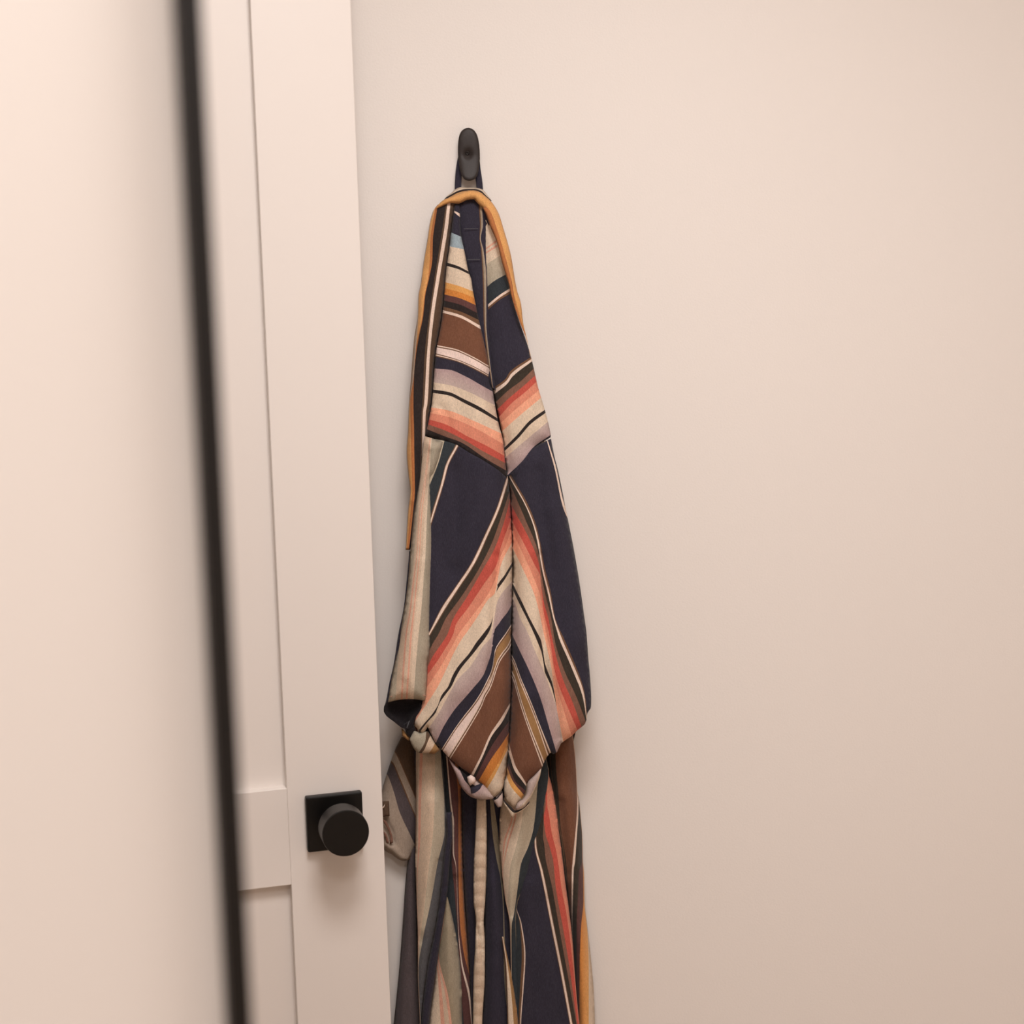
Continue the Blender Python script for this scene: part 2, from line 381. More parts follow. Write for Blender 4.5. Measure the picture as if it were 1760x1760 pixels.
# --- yoke, half left of the back seam
YL_left = [(782, 350), (777, 386), (772, 428.6), (767.5, 460), (760, 544), (748.8, 610), (742, 694), (734, 735), (730.5, 748)]
seamL = q('C', (500, 70), (600, 100), (700, 160), (800, 215), (900, 280), (965, 335))
YL = YL_left + seamL + [(872, 820)] + YSP[::-1][1:] + [(806, 469.5), (797.6, 428.6), (792.5, 404.8), (791, 377), (790, 352)]
panel('yoke', robe, YL, [
    q('A', (590, 1010), (650, 1040)), q('A', (600, 1035), (650, 1075)),
    q('A', (560, 1230), (665, 1275)), q('A', (545, 1370), (690, 1400)),
    q('A', (525, 1535), (620, 1565), (730, 1620)), q('A', (520, 1568), (625, 1597), (740, 1650)),
    q('B', (515, 135), (640, 170), (755, 215)), q('B', (505, 190), (640, 225), (780, 280)), q('B', (500, 245), (640, 280), (790, 345)),
    q('B', (495, 300), (640, 338), (800, 415)), q('B', (490, 358), (640, 400), (815, 480)), q('B', (485, 390), (640, 432), (825, 530)), q('B', (480, 412), (640, 458), (835, 565)),
    q('B', (440, 712), (600, 745), (760, 815), (890, 890)), q('B', (438, 722), (600, 755), (760, 825), (895, 902)), q('B', (436, 732), (600, 765), (760, 835), (900, 915)),
    q('B', (420, 785), (600, 835), (760, 900), (915, 985)), q('B', (418, 795), (600, 842), (760, 908), (918, 995)), q('B', (416, 804), (600, 850), (760, 916), (920, 1003)),q('B', (415, 815), (600, 858), (760, 926), (921, 1014)),
    q('B', (405, 925), (540, 935), (700, 1000), (850, 1085), (950, 1140)), q('B', (390, 1050), (560, 1080), (700, 1130), (960, 1260)),
    q('B', (385, 1115), (540, 1140), (680, 1205), (820, 1275), (985, 1380)), q('B', (385, 1147), (540, 1172), (690, 1245), (820, 1312), (995, 1415)),
    q('B', (375, 1280), (540, 1310), (760, 1400), (1000, 1510)), q('B', (360, 1330), (540, 1370), (760, 1460), (1010, 1600)),
    q('B', (355, 1390), (520, 1440), (700, 1540), (900, 1640), (1040, 1720)), q('B', (345, 1435), (500, 1490), (700, 1590), (850, 1680), (1000, 1760)),
    q('B', (340, 1480), (500, 1545), (650, 1600)) + q('C', (820, 205), (950, 280))],
    ['navy', 'line', 'navy', 'blue', 'cream', 'black', 'cream', 'yellow', 'orange', 'maroon', 'black', 'thin', 'line', 'brown', 'line', 'thin', 'pinkwhite', 'thin', 'line', 'thin', 'navy', ('lav', 'lav2'), 'cream', 'black', 'cream', 'peach', 'salmon', 'red', 'rust', 'black'],
    'y', off=.006, pil=.006, lam=9, open_edges=[seamL],
    folds=[(YSP[5:], -.008, 12), ([(790, 480), (800, 600), (815, 700), (820, 790)], .002, 18), ([(760, 700), (772, 735), (765, 765)], -.003, 7)])

# --- yoke, half right of the seam
YR_right = [(838, 372), (842, 387.7), (853.9, 416.7), (864, 455.9), (874.3, 488)] + q('B', (1110, 250), (1190, 500), (1260, 700), (1305, 860), (1360, 1100), (1420, 1300), (1470, 1500)) + q('C', (1285, 40))
seamR = q('C', (1160, 125), (1080, 222), (985, 322))
YRl = [(830, 372), (831.7, 428.6), (833, 460), (836, 516), (838.8, 591), (845, 647), (849, 675.6)] + YSP[8:-1]
panel('yoke', robe, YR_right + [(946, 752)] + seamR + [(872.7, 818.8)] + YRl[::-1], [
    q('A', (905, 1390), (990, 1325)), q('A', (905, 1405), (1000, 1340)), q('A', (905, 1430), (1010, 1360)), q('A', (905, 1447), (1020, 1378)),
    q('A', (900, 1560), (1040, 1470)), q('B', (875, 190), (960, 120), (1060, 65)), q('B', (885, 350), (1000, 255), (1100, 190)), q('B', (890, 372), (1000, 280), (1105, 212)),
    q('B', (890, 395), (1000, 300), (1110, 235)), q('B', (950, 1100), (1060, 1020), (1100, 955), (1285, 825)), q('B', (955, 1120), (1075, 1030), (1110, 975), (1290, 842)),
    q('B', (960, 1158), (1080, 1060), (1120, 1003), (1290, 868)), q('B', (970, 1235), (1080, 1130), (1200, 1040), (1315, 930)), q('B', (985, 1300), (1100, 1190), (1220, 1090), (1325, 995)),
    q('B', (1000, 1370), (1130, 1230), (1230, 1150), (1340, 1050)), q('B', (1010, 1430), (1140, 1310), (1370, 1120)), q('B', (1020, 1510), (1140, 1400), (1390, 1190)),
    q('B', (1045, 1655), (1170, 1530), (1280, 1405), (1425, 1300)), q('B', (1045, 1688), (1180, 1560), (1290, 1435), (1430, 1330)), q('B', (1060, 1740), (1200, 1620), (1440, 1420)),
    q('C', (970, 325), (1080, 220), (1160, 120), (1280, 35))],
    ['cream', 'pinkl', 'cream', 'pinkl', 'cream', ('sage', 'sage2'), 'teal', 'line', 'thin', 'navy', 'thin', 'line', 'olive', 'rust', 'red', 'salmon', 'peach', 'cream', 'black', 'cream', ('lav2', 'lav'), 'navy'],
    'y', off=.004, pil=.010, lam=12, open_edges=[seamR], folds=[(YSP[6:], -.004, 12), ([(905, 640), (915, 700), (905, 770)], -.002, 9)])

# --- neck tab behind the collar
panel('neck_tab', robe, [(784, 348), (800, 341), (816, 340), (836, 356), (841, 380), (839, 420), (840, 470), (842, 540), (846, 610), (852, 672), (842, 660), (836, 615), (822, 560), (816, 520), (808, 480), (795, 420), (789, 385)],
      [q('A', (842, 1000), (850, 1150), (846, 1290), (862, 1400)) + q('B', (852, 100), (862, 500), (892, 800), (925, 1010)), q('A', (852, 1000), (862, 1150), (850, 1290), (870, 1400)) + q('B', (862, 100), (872, 500), (900, 800), (930, 1010)),
       q('A', (872, 1000), (880, 1150), (858, 1290), (884, 1400)) + q('B', (884, 100), (884, 500), (910, 800), (935, 1010))],
      ['navy', 'thin', ('khaki', 'dim'), 'navy'], 'x', off=-.002, pil=.003, lam=6)
for yy, xa, xb in ((393.5, 797, 822), (446.5, 803, 825)):
    panel('stitching', robe, [(xa, yy - .6), (xb, yy - .9), (xb, yy), (xa, yy + .3)], [], ['steel'], off=.0012, pil=0, grid=4, thick=.0003)

# --- collar band on the left, with its piped edge
OUT = [(744.8, 362), (738.8, 382.6), (734.5, 411), (728, 450), (722.6, 490), (719, 507), (717.8, 544), (712, 580), (709.4, 610), (706.6, 647), (702.8, 694), (701, 741), (698.7, 776), (701, 810), (704.7, 844), (701, 878), (697, 945)]
S1 = [(751, 362), (748, 380), (744, 411), (743, 446), (737, 480), (731, 507), (727, 544), (719.7, 580), (715, 610), (711.5, 647), (710.5, 694), (711.6, 741), (712, 776), (713, 844), (710, 878), (703, 945)]
S1a = [(x - float(fn([(360, 3.5), (440, 4.5), (490, 1.2), (560, 1.2), (640, 4), (720, 5.5), (945, 3.5)])(y)), y) for x, y in S1]
S2 = [(765, 362), (761, 390), (752, 446), (748, 470), (737.5, 544), (730, 610), (726, 694), (724.6, 708), (723.4, 776), (721.7, 810), (720, 900)]
S3 = [(767.5, 362), (764, 390), (756, 440), (751, 470), (740, 544), (733.8, 610), (729, 694), (727, 708), (725.6, 759), (724, 820)]
S4 = [(773, 362), (770, 390), (762, 440), (757, 470), (745.6, 544), (739, 610), (734.7, 694), (732, 708), (730.6, 749), (730, 820)]
S5 = [(781.5, 362), (777, 386), (772, 428.6), (767.5, 460), (760, 544), (748.8, 610), (742, 694), (736, 735), (732.5, 760), (731, 780)]
colL = OUT + [(705, 945), (716, 905), (724, 850), (729, 800)] + S5[::-1] + [(783, 348), (765, 348), (752, 352)]
S0b = [(OUT[i][0] + (4.5 if 560 < OUT[i][1] < 690 else 1.2), OUT[i][1]) for i in range(len(OUT))]
panel('collar', robe, colL, [S0b, S1a, S1, S2, S3, S4], ['beige', 'gold', 'brick', 'black', 'umber', 'line', 'umber'], 'x', off=.006, pil=.012, lam=7,
      folds=[([(728, 470), (722, 560), (712, 650), (708, 760), (706, 860)], .003, 6)])
# fabric wrapped behind the top of the collar
panel('collar_back', robe, [(762, 345), (768, 337), (775.5, 331.5), (783, 325), (791, 321.5), (803, 322.5), (816, 322.5), (829, 325.5), (836, 333), (845, 345), (840, 352), (804, 345), (775, 352)],
      [[(763.5, 341), (775.5, 334), (789, 327.3), (802.7, 324.6), (816.4, 324.8), (826.6, 327.6), (835, 335.6), (843, 343)], [(763.5, 344), (775.5, 337.4), (789, 330.8), (802.7, 328), (816.4, 328), (826.6, 331), (835, 339), (843, 347)]],
      ['cream', 'black', 'gold'], 'y', off=-.004, pil=.008, lam=4)
# piped collar edge over the top and down the right
po = q('A', (400, 985), (470, 910), (560, 868), (640, 832), (730, 806), (830, 813), (900, 860), (970, 925), (1035, 1030), (1090, 1200), (1160, 1450), (1205, 1720)) + q('B', (1172, 230), (1200, 320), (1225, 520), (1265, 690), (1285, 800), (1298, 850))
pi_ = q('A', (448, 975), (540, 935), (640, 938), (720, 902), (790, 895), (830, 940), (890, 1000), (950, 1160), (1020, 1330), (1080, 1560), (1140, 1750)) + q('B', (1110, 250), (1185, 480), (1240, 620), (1280, 760), (1296, 850))
pin = [(747.5, 362)]
pm = q('A', (420, 985), (560, 905), (640, 895), (730, 870), (800, 868), (860, 900), (930, 965), (985, 1075), (1040, 1230), (1110, 1480), (1165, 1750)) + q('B', (1125, 210), (1190, 400), (1235, 560), (1275, 730))
panel('piped_edge', robe, po + pi_[::-1], [], ['gold'], 'y', off=.013, pil=.009, lam=5, grid=3)
pr = q('A', (905, 965), (960, 1010), (1000, 1100), (1060, 1300), (1125, 1520), (1178, 1750)) + q('B', (1150, 320), (1205, 490), (1246, 615))
pl_ = q('A', (880, 985), (905, 1035), (950, 1160), (1020, 1330), (1080, 1560), (1140, 1750)) + q('B', (1110, 250), (1185, 480), (1240, 620))
panel('edge_facing', robe, pr + pl_[::-1], [], ['brick'], 'y', off=.0165, pil=.007, lam=4, grid=3)

# --- hanging loop: an inverted U of navy tape around the hook's stem
def ribbon(name, parent, path, halfw, color, hfun, t=.0011):
    P = smooth_poly(path, 3.0); tan = np.gradient(P, axis=0); tan /= np.linalg.norm(tan, axis=1)[:, None]; nrm = np.stack([-tan[:, 1], tan[:, 0]], 1)
    cols = 5; V = []; Fs = []
    for i in range(len(P)):
        for j in range(cols):
            u = (j / (cols - 1) - .5) * 2; p = P[i] + nrm[i] * halfw * u; V.append(at(p[0], p[1], hfun(P[i]) + .0006 * (1 - u * u)))
    for i in range(len(P) - 1):
        for j in range(cols - 1):
            a = i * cols + j; f_ = (a, a + 1, a + cols + 1, a + cols)
            n_ = (V[f_[1]] - V[f_[0]]).cross(V[f_[2]] - V[f_[0]]); Fs.append(f_ if n_.y < 0 else f_[::-1])
    o = mesh_obj(name, V, Fs, M_CLOTH, parent, True)
    ca = o.data.color_attributes.new('stripe', 'FLOAT_COLOR', 'CORNER'); buf = np.ones((len(o.data.loops), 4), np.float32); buf[:, :3] = PAL[color]; ca.data.foreach_set('color', buf.ravel())
    md = o.modifiers.new('cloth', 'SOLIDIFY'); md.thickness = t; md.offset = -1
    return o
ribbon('hanging_loop', robe, [(787, 334), (787.6, 310), (790, 285), (794, 268), (800, 258.5), (807, 256.5), (813, 260), (818, 272), (820.5, 292), (823.5, 312), (825, 334)], 5.6, 'navy', lambda p: .0075 + .004 * max(0, (p[1] - 300) / 34))

# --- body: dark inner cloth that closes the volume behind everything
SIL = [(760, 352), (750, 372), (745, 400), (737, 470), (730, 540), (718, 640), (712, 720), (710, 800), (710, 900), (705, 1000), (692, 1100), (690, 1200), (712, 1262), (718, 1300), (712, 1420), (706, 1500), (700, 1600), (692, 1700), (680, 1800), (660, 1965),
       (1035, 1965), (1016, 1700), (1000, 1560), (994, 1440), (985, 1280), (1000, 1225), (1005, 1180), (1001, 1100), (990, 1010), (976, 930), (962, 860), (942, 780), (930, 710), (908, 630), (880, 540), (866, 480), (850, 410), (838, 365), (810, 348)]
lining = panel('lining', robe, SIL, [[(x + k_, y) for x, y in ((760, 352), (745, 480), (722, 700), (716, 900), (700, 1150), (716, 1300), (700, 1600), (668, 1965))] for k_ in (5, 8, 14)] + [[(x - k_, y) for x, y in ((820, 352), (880, 540), (930, 710), (976, 930), (1001, 1100), (1000, 1225), (994, 1440), (1016, 1700), (1035, 1965))] for k_ in (11, 6, 4)], ['brown', 'line', 'umber', 'deep', 'umber', 'line', 'navy'], 'x', base=lambda V: np.where(V[:, 1] < 1230, HG(V[:, 1]) - .018, .022), pil=.05, lam=9, grid=9)

# --- left back panel below the yoke
L6out = [(731, 752)] + seamL + SPINE + [(868, 1335), (861.8, 1359), (847.5, 1371.8), (831.6, 1349.5), (816.5, 1338), (809, 1331), (791.8, 1319), (769.5, 1300), (760, 1289.5), (749.4, 1277.5), (741, 1262), (735, 1249), (731, 1256), (725.5, 1259.5), (718, 1253), (712.4, 1247), (714, 1236), (724, 1215), (728, 1190), (726, 1100), (724, 950), (726, 830)]
panel('back_panel', robe, L6out, [
    q('C', (515, 90), (480, 220), (430, 350), (400, 420)), q('C', (590, 120), (525, 250), (495, 370), (435, 565)), q('C', (595, 125), (530, 250), (500, 370), (440, 575)), q('C', (607, 128), (545, 250), (514, 370), (446, 590)), q('C', (611, 134), (550, 250), (519, 370), (449, 600)),
    q('C', (958, 360), (893, 560), (813, 740), (713, 950), (594, 1130), (494, 1280), (424, 1420)), q('C', (962, 364), (898, 562), (818, 742), (718, 952), (599, 1132), (499, 1282), (429, 1420)),
    q('C', (973, 375), (914, 562), (835, 742), (736, 955), (612, 1145), (512, 1300), (430, 1440)), q('C', (978, 380), (918, 566), (839, 746), (740, 960), (617, 1149), (517, 1304), (434, 1445)),
    q('C', (987, 440), (935, 600), (865, 800), (765, 1000), (645, 1190), (525, 1360)) + q('T', (590, 0), (480, 180), (410, 330)), q('C', (987, 515), (942, 680), (880, 850), (790, 1010), (680, 1200), (580, 1360)) + q('T', (760, 0), (620, 220), (480, 420), (410, 560)),
    q('C', (1002, 625), (955, 755), (920, 860), (900, 955), (800, 1110), (680, 1290), (600, 1400)) + q('T', (870, 0), (700, 300), (560, 520), (400, 740)),
    q('C', (1006, 700), (950, 850), (925, 900), (895, 1040), (850, 1150), (700, 1360)) + q('T', (970, 0), (830, 260), (650, 580), (520, 780), (380, 990)), q('C', (1008, 800), (925, 970), (905, 1060), (884, 1170)) + [(838.6, 1031), (822, 1058), (803, 1086)] + q('T', (1040, 80), (900, 320), (720, 700), (600, 950), (480, 1150), (360, 1330)),
    q('C', (1010, 945), (950, 1045), (903, 1112), (893, 1160), (878, 1290)) + q('S', (415, 270), (390, 350), (300, 480), (160, 660)) + q('T', (1180, 350), (940, 640), (840, 820), (780, 980), (640, 1170), (580, 1340), (450, 1540), (310, 1700), (230, 1800)),
    q('C', (1010, 975), (950, 1078), (905, 1140), (893, 1164), (878, 1294)) + q('S', (412, 300), (395, 400), (330, 540), (180, 740)) + q('T', (1260, 350), (1000, 670), (900, 850), (840, 980), (700, 1170), (600, 1320), (540, 1480), (400, 1640), (290, 1780)),
    q('C', (1005, 1085), (900, 1230), (888, 1290), (870, 1400)) + q('T', (1600, 30), (1430, 230), (1200, 600), (960, 850), (820, 1080), (700, 1300), (590, 1500), (420, 1760)),
    q('S', (705, 70), (640, 190), (560, 290), (490, 390), (440, 460), (415, 600), (410, 700), (388, 820), (330, 1000), (270, 1150), (120, 1340), (0, 1480)) + q('T', (900, 1420), (680, 1760)) + [(749.3, 1276.6)],
    *[q('S', (690 + d_, 385 + e_), (600 + d_, 525 + e_), (500 + d_, 665 + e_), (450 + d_, 755 + e_), (430 + d_, 860 + e_), (422 + d_, 950 + e_), (396 + d_, 1070 + e_), (335 + d_, 1210 + e_), (215 + d_, 1440 + e_), (100 + d_, 1610 + e_), (0 + d_, 1735 + e_)) + q('T', (915 + d_ * 1.2, 1760 + e_)) + [(760 + d_ * .12, 1286 + e_ * .11)] for d_, e_ in ((0, 0), (6, 12), (14, 30))],
    *[q('S', (695 + d_, 575 + e_), (640 + d_, 695 + e_), (560 + d_, 800 + e_), (488 + d_, 915 + e_), (436 + d_, 1060 + e_), (396 + d_, 1190 + e_), (345 + d_, 1320 + e_), (278 + d_, 1430 + e_), (228 + d_, 1560 + e_), (130 + d_, 1740 + e_)) + [(771 + d_ * .12, 1299 + e_ * .11)] for d_, e_ in ((0, 0), (7, 14), (15, 36), (22, 50))],
    q('D', (1035, 450), (970, 560), (890, 680), (820, 840), (755, 965)), q('D', (1030, 485), (980, 585), (900, 695), (840, 832), (777, 962)),
    q('D', (1030, 580), (950, 690), (880, 800), (795, 970)), q('H', (722, 375), (640, 500), (540, 640), (400, 880)), q('H', (720, 440), (650, 620), (560, 780), (460, 940)), q('H', (712, 540), (640, 690), (560, 850), (490, 965)),
    ],
    ['sage', 'teal', 'thin', 'line', 'thin', 'navy', 'thin', 'line', 'thin', 'olive', 'rust', 'red', 'salmon', 'peach', 'cream', 'black', 'cream', ('lav2', 'lav'), 'navy', 'line', 'thin', 'TANBAND', 'line', 'thin', 'line', 'brown', 'line', 'black', 'maroon', 'orange', 'yellow', 'cream'],
    'y', off=.008, pil=.009, lam=10, open_edges=[seamL],
    folds=[(SPINE, -.010, 9), (q('C', (900, 900), (895, 1100), (875, 1300), (865, 1500)) + q('D', (905, 60), (870, 260)), -.006, 6), (q('C', (850, 1000), (820, 1300), (760, 1700)) + q('D', (700, 350)), .005, 22),
           (q('C', (590, 300), (600, 700), (560, 1000)), -.004, 16), (q('D', (960, 300), (900, 600), (840, 900)), .004, 16), (q('C', (820, 250), (780, 600), (650, 900)), .003, 20)])

# --- right back panel
RS = q('C', (1310, 180), (1340, 300), (1400, 600), (1450, 850), (1500, 1150)) + q('R', (1410, 0), (1445, 250), (1478, 700), (1498, 900), (1512, 1080), (1525, 1300), (1526, 1450), (1516, 1540), (1465, 1615), (1445, 1740)) + q('U', (920, 30), (820, 115), (755, 180), (660, 245), (615, 280), (602, 310), (565, 390), (520, 412), (490, 392), (472, 405), (430, 462), (395, 540))
L7out = [(947, 754)] + RS + [(930, 1322), (905, 1347), (903, 1362), (894, 1377), (885, 1391), (872, 1379), (866.5, 1366), (866.5, 1343)] + SPINE[::-1] + seamR[::-1]
panel('back_panel', robe, L7out, [
    [(944, 765), (955, 800), (968, 860), (980, 890), (996, 910)], [(943.5, 770), (954, 808), (966.5, 868), (979, 897), (996, 919)]] + [
    q('C', (1030, 375), (1110, 512), (1175, 668), (1208, 800), (1240, 985), (1285, 1165)) + q('R', (915, 0), (980, 180), (1055, 340), (1225, 730), (1305, 930), (1392, 1180), (1435, 1400), (1448, 1560)),
    q('C', (1022, 382), (1100, 520), (1168, 680), (1200, 800), (1232, 995), (1278, 1180)) + q('R', (904, 0), (970, 200), (1035, 370), (1205, 760), (1290, 960), (1378, 1190), (1425, 1400), (1443, 1600)),
    q('C', (1020, 395), (1100, 536), (1160, 685), (1186, 790), (1222, 1000), (1268, 1190)) + q('R', (888, 20), (940, 200), (990, 370), (1150, 740), (1245, 970), (1335, 1190), (1398, 1400), (1435, 1640)),
    q('C', (998, 400), (1050, 520), (1110, 660), (1170, 800), (1200, 895), (1215, 1020), (1250, 1200)) + q('R', (850, 0), (880, 200), (930, 480), (1000, 700), (1080, 920), (1200, 1180), (1300, 1400), (1390, 1640)),
    q('C', (1000, 535), (1045, 620), (1090, 700), (1170, 870), (1200, 960), (1212, 1080), (1235, 1240)) + q('R', (800, 0), (840, 200), (900, 500), (950, 720), (1020, 960), (1110, 1200), (1200, 1400), (1310, 1700)),
    q('C', (1003, 645), (1090, 810), (1170, 970), (1213, 1060), (1218, 1180)) + q('R', (745, 0), (800, 200), (850, 480), (880, 720), (920, 940), (1000, 1200), (1080, 1400), (1200, 1680)),
    q('C', (1005, 720), (1090, 900), (1170, 1080), (1212, 1200)) + q('R', (715, 0), (775, 300), (835, 560), (872, 800), (905, 980), (950, 1200), (1010, 1400), (1110, 1720)),
    q('C', (1008, 840), (1090, 1010), (1170, 1190)) + q('R', (670, 0), (740, 330), (800, 600), (850, 820), (880, 1000), (900, 1200), (930, 1400), (950, 1560), (990, 1760)),
    q('C', (990, 1055), (1008, 1095), (1080, 1240)) + q('R', (480, 0), (600, 230), (695, 430), (714, 540), (728, 690), (768, 845), (830, 1000), (885, 1150), (912, 1300), (935, 1440)),
    q('C', (990, 1095), (1008, 1137), (1070, 1270)) + q('R', (430, 0), (550, 250), (655, 500), (698, 620), (718, 730), (734, 890), (800, 1050), (855, 1170), (898, 1320), (930, 1450)),
    q('C', (1005, 1195), (1035, 1262)) + q('R', (320, 0), (450, 250), (600, 620), (720, 900), (830, 1200), (940, 1500), (990, 1740)),
    q('R', (180, 260), (320, 560), (460, 850), (610, 1200), (700, 1450), (790, 1760)),
    q('R', (180, 620), (250, 760), (340, 1015), (450, 1275), (560, 1540), (635, 1740)) + [(945, 1288)], q('R', (180, 645), (245, 780), (335, 1035), (442, 1290), (552, 1555), (627, 1755)) + [(943, 1290)], q('R', (175, 670), (235, 795), (325, 1050), (432, 1305), (540, 1570), (615, 1770)) + [(941, 1293)], q('R', (170, 690), (225, 805), (315, 1065), (422, 1320), (528, 1580), (605, 1780)) + [(939.5, 1295)],
    q('R', (185, 890), (240, 1000), (320, 1290), (400, 1545), (465, 1740)) + [(932, 1300)], q('R', (180, 920), (232, 1025), (312, 1310), (392, 1565), (455, 1755)) + [(930.5, 1302)], q('R', (178, 960), (225, 1050), (302, 1325), (380, 1580), (445, 1770)) + [(929, 1304)], q('R', (176, 985), (218, 1070), (294, 1340), (370, 1595), (436, 1785)) + [(927.5, 1306)],
    q('D', (1038, 790), (1070, 900), (1130, 1000)), q('H', (738, 650), (775, 770), (862, 890)),
    q('H', (735, 760), (790, 900), (890, 990)), q('H', (700, 740), (760, 890), (870, 1030)), q('H', (690, 830), (740, 950), (850, 1080)),
    ],
    ['navy', 'line', 'navy', 'thin', 'line', 'olive', 'rust', 'red', 'salmon', 'peach', 'cream', 'black', 'cream', ('lav2', 'lav'), 'navy', 'line', 'thin', 'line', 'tan', 'line', 'thin', 'line', 'brown', 'line', 'black', 'maroon', 'yellow', 'cream'],
    'y', off=.006, pil=.012, lam=12, open_edges=[seamR],
    folds=[(SPINE, -.008, 9), (q('C', (1205, 900), (1225, 1150), (1240, 1500)) + q('D', (1275, 150), (1350, 400), (1385, 700)), -.007, 7), (q('C', (1330, 600), (1400, 1100), (1450, 1500)), .005, 25),
           (q('C', (1110, 900), (1130, 1300), (1150, 1700)) + q('D', (1180, 400)), .005, 20), (q('C', (1200, 300), (1230, 600), (1290, 1000)), -.004, 12), (q('D', (1130, 400), (1180, 700), (1200, 900)), .003, 18)])

# --- turned hem pieces under the back panels
panel('hem_facing', robe, q('H', (10, 575), (60, 640), (150, 830), (200, 950), (300, 1060), (420, 1095), (540, 1092), (600, 1180), (640, 1172), (655, 1040), (640, 990), (550, 1070), (430, 920), (350, 860), (270, 830), (100, 690)),
      [q('H', (60, 650), (160, 720), (215, 830), (250, 900), (290, 940), (320, 1010), (440, 1100)), q('H', (60, 560), (160, 610), (240, 730), (290, 860), (330, 930), (380, 960), (470, 1010)), q('H', (250, 720), (420, 900), (560, 1130), (660, 1020)), q('H', (250, 700), (420, 880), (565, 1105), (650, 995))][:2],
      ['lav', 'deep', 'lav2'], 'x', off=.000, pil=.006, lam=5, grid=3.5)
panel('hem_facing', robe, q('H', (300, 960), (430, 920), (500, 985), (560, 1075), (540, 1092), (420, 1095), (320, 1065)), [q('H', (290, 1030), (330, 1030), (400, 990), (440, 930), (500, 860))], ['navy', ('lav', 'lav2')], 'y', off=.004, pil=.005, lam=5, grid=3.5)
panel('hem_knot', robe, q('H', (270, 850), (310, 828), (355, 858), (368, 895), (340, 925), (300, 945), (278, 905)), [], ['pinkwhite'], 'y', off=.010, pil=.006, lam=5, grid=3)
panel('hem_facing', robe, q('H', (545, 1092), (575, 1088), (650, 1000), (655, 1110), (640, 1172), (600, 1180)), [q('H', (540, 1095), (580, 1078), (650, 995)), q('H', (540, 1112), (585, 1095), (655, 1015))], ['cream', 'black', 'lav2'], 'y', off=.005, pil=.004, lam=5, grid=3)
panel('hem_facing', robe, q('H', (1070, 755), (1060, 830), (1030, 920), (1000, 990), (935, 1120), (870, 1190), (785, 1215), (815, 1130), (870, 1090), (900, 1050), (915, 960), (930, 900), (1000, 830)), [q('H', (800, 1250), (880, 1130), (960, 1040), (1040, 850), (1080, 700))], ['lav2', ('cream', 'lav')], 'y', off=.004, pil=.006, lam=5, grid=3.5)
panel('hem_facing', robe, q('H', (660, 1090), (700, 1130), (780, 1208), (870, 1180), (945, 1115), (935, 1160), (870, 1215), (790, 1250), (765, 1295), (740, 1270), (690, 1190), (665, 1140)), [q('H', (655, 1100), (690, 1150), (785, 1240), (870, 1200), (950, 1125))], ['black', 'cream'], 'y', off=-.001, pil=.005, lam=5, grid=3)
panel('hem_facing', robe, q('G', (510, 725), (570, 600), (650, 635), (700, 605), (770, 620), (870, 780), (930, 870), (850, 930), (750, 915), (650, 915), (600, 890), (540, 800)),
      [q('G', (740, 640), (730, 740), (690, 830), (640, 905)), q('G', (790, 690), (755, 770), (720, 860), (680, 910)), q('G', (880, 700), (850, 800), (790, 900), (770, 925))], ['sage2', 'umber', 'beige', 'tan'], 'x', off=.002, pil=.006, lam=5, grid=3.5)
panel('hem_facing', robe, q('G', (400, 570), (440, 610), (520, 710), (500, 745), (455, 715), (410, 680)), [], ['tan'], 'x', off=-.004, pil=.004, lam=4, grid=3)
panel('hem_facing', robe, q('G', (430, 520), (560, 440), (575, 540), (600, 600), (560, 640), (520, 700), (470, 650)), [q('G', (470, 560), (530, 400)), q('G', (478, 570), (540, 410))], ['deep', 'steel', 'deep'], 'x', off=.000, pil=.004, lam=4, grid=3)

# --- sleeve on the left with its open cuff
SLo = [(731, 750)] + q('C', (430, 55), (510, 82), (500, 150), (485, 210), (460, 280), (432, 350), (430, 440), (434, 560), (440, 800), (436, 960), (430, 1100), (425, 1300), (420, 1450), (412, 1620)) + q('T', (395, 500), (380, 800), (360, 1080), (338, 1240)) + q('D', (417, 437), (360, 428), (300, 426), (240, 430), (200, 437), (155, 450)) + [(670.3, 1183), (674.3, 1160), (679.6, 1135)] + q('C', (190, 1560), (210, 1400), (235, 1250), (255, 1100), (268, 950), (280, 800), (300, 600), (320, 470), (340, 350), (355, 200), (368, 80))
panel('sleeve', robe, SLo, [
    q('C', (360, 200), (340, 420), (325, 600), (300, 900), (285, 1090), (255, 1300)) + [(690, 1090), (684, 1141), (680, 1200)],
    q('C', (395, 200), (365, 420), (338, 600), (318, 900), (292, 1090), (268, 1300)) + [(697, 1090), (692.5, 1141), (689, 1200)],
    q('C', (398, 200), (369, 420), (343, 600), (323, 900), (301, 1090), (277, 1300)) + [(699.5, 1090), (695.5, 1141), (692, 1200)],
    q('C', (401, 200), (376, 420), (353, 600), (336, 900), (316, 1090), (294, 1300)) + [(705, 1090), (701.5, 1141), (697.5, 1200)],
    q('C', (404, 200), (380, 420), (359, 600), (342, 900), (324, 1090), (304, 1300)) + [(708.3, 1090), (704.5, 1141), (700.5, 1200)],
    q('C', (412, 200), (395, 420), (378, 600), (360, 900), (340, 1090), (318, 1300)) + [(711, 1090), (708, 1141), (704.5, 1200)],
    q('C', (418, 200), (404, 420), (394, 600), (382, 900), (368, 1090), (352, 1300)) + [(719.5, 1090), (715, 1141), (711, 1200)]],
    ['sage', 'beige', 'pinkl', 'beige', 'pinkl', 'beige', 'cream', 'sage2'], 'x', off=.020, pil=.016, lam=9,
    folds=[(q('C', (432, 350), (440, 800), (430, 1100), (420, 1450)), -.004, 8), (q('C', (410, 160), (395, 360), (370, 600), (350, 900)), -.003, 5), (q('C', (290, 1250), (270, 1500), (240, 1760)), .004, 12)])
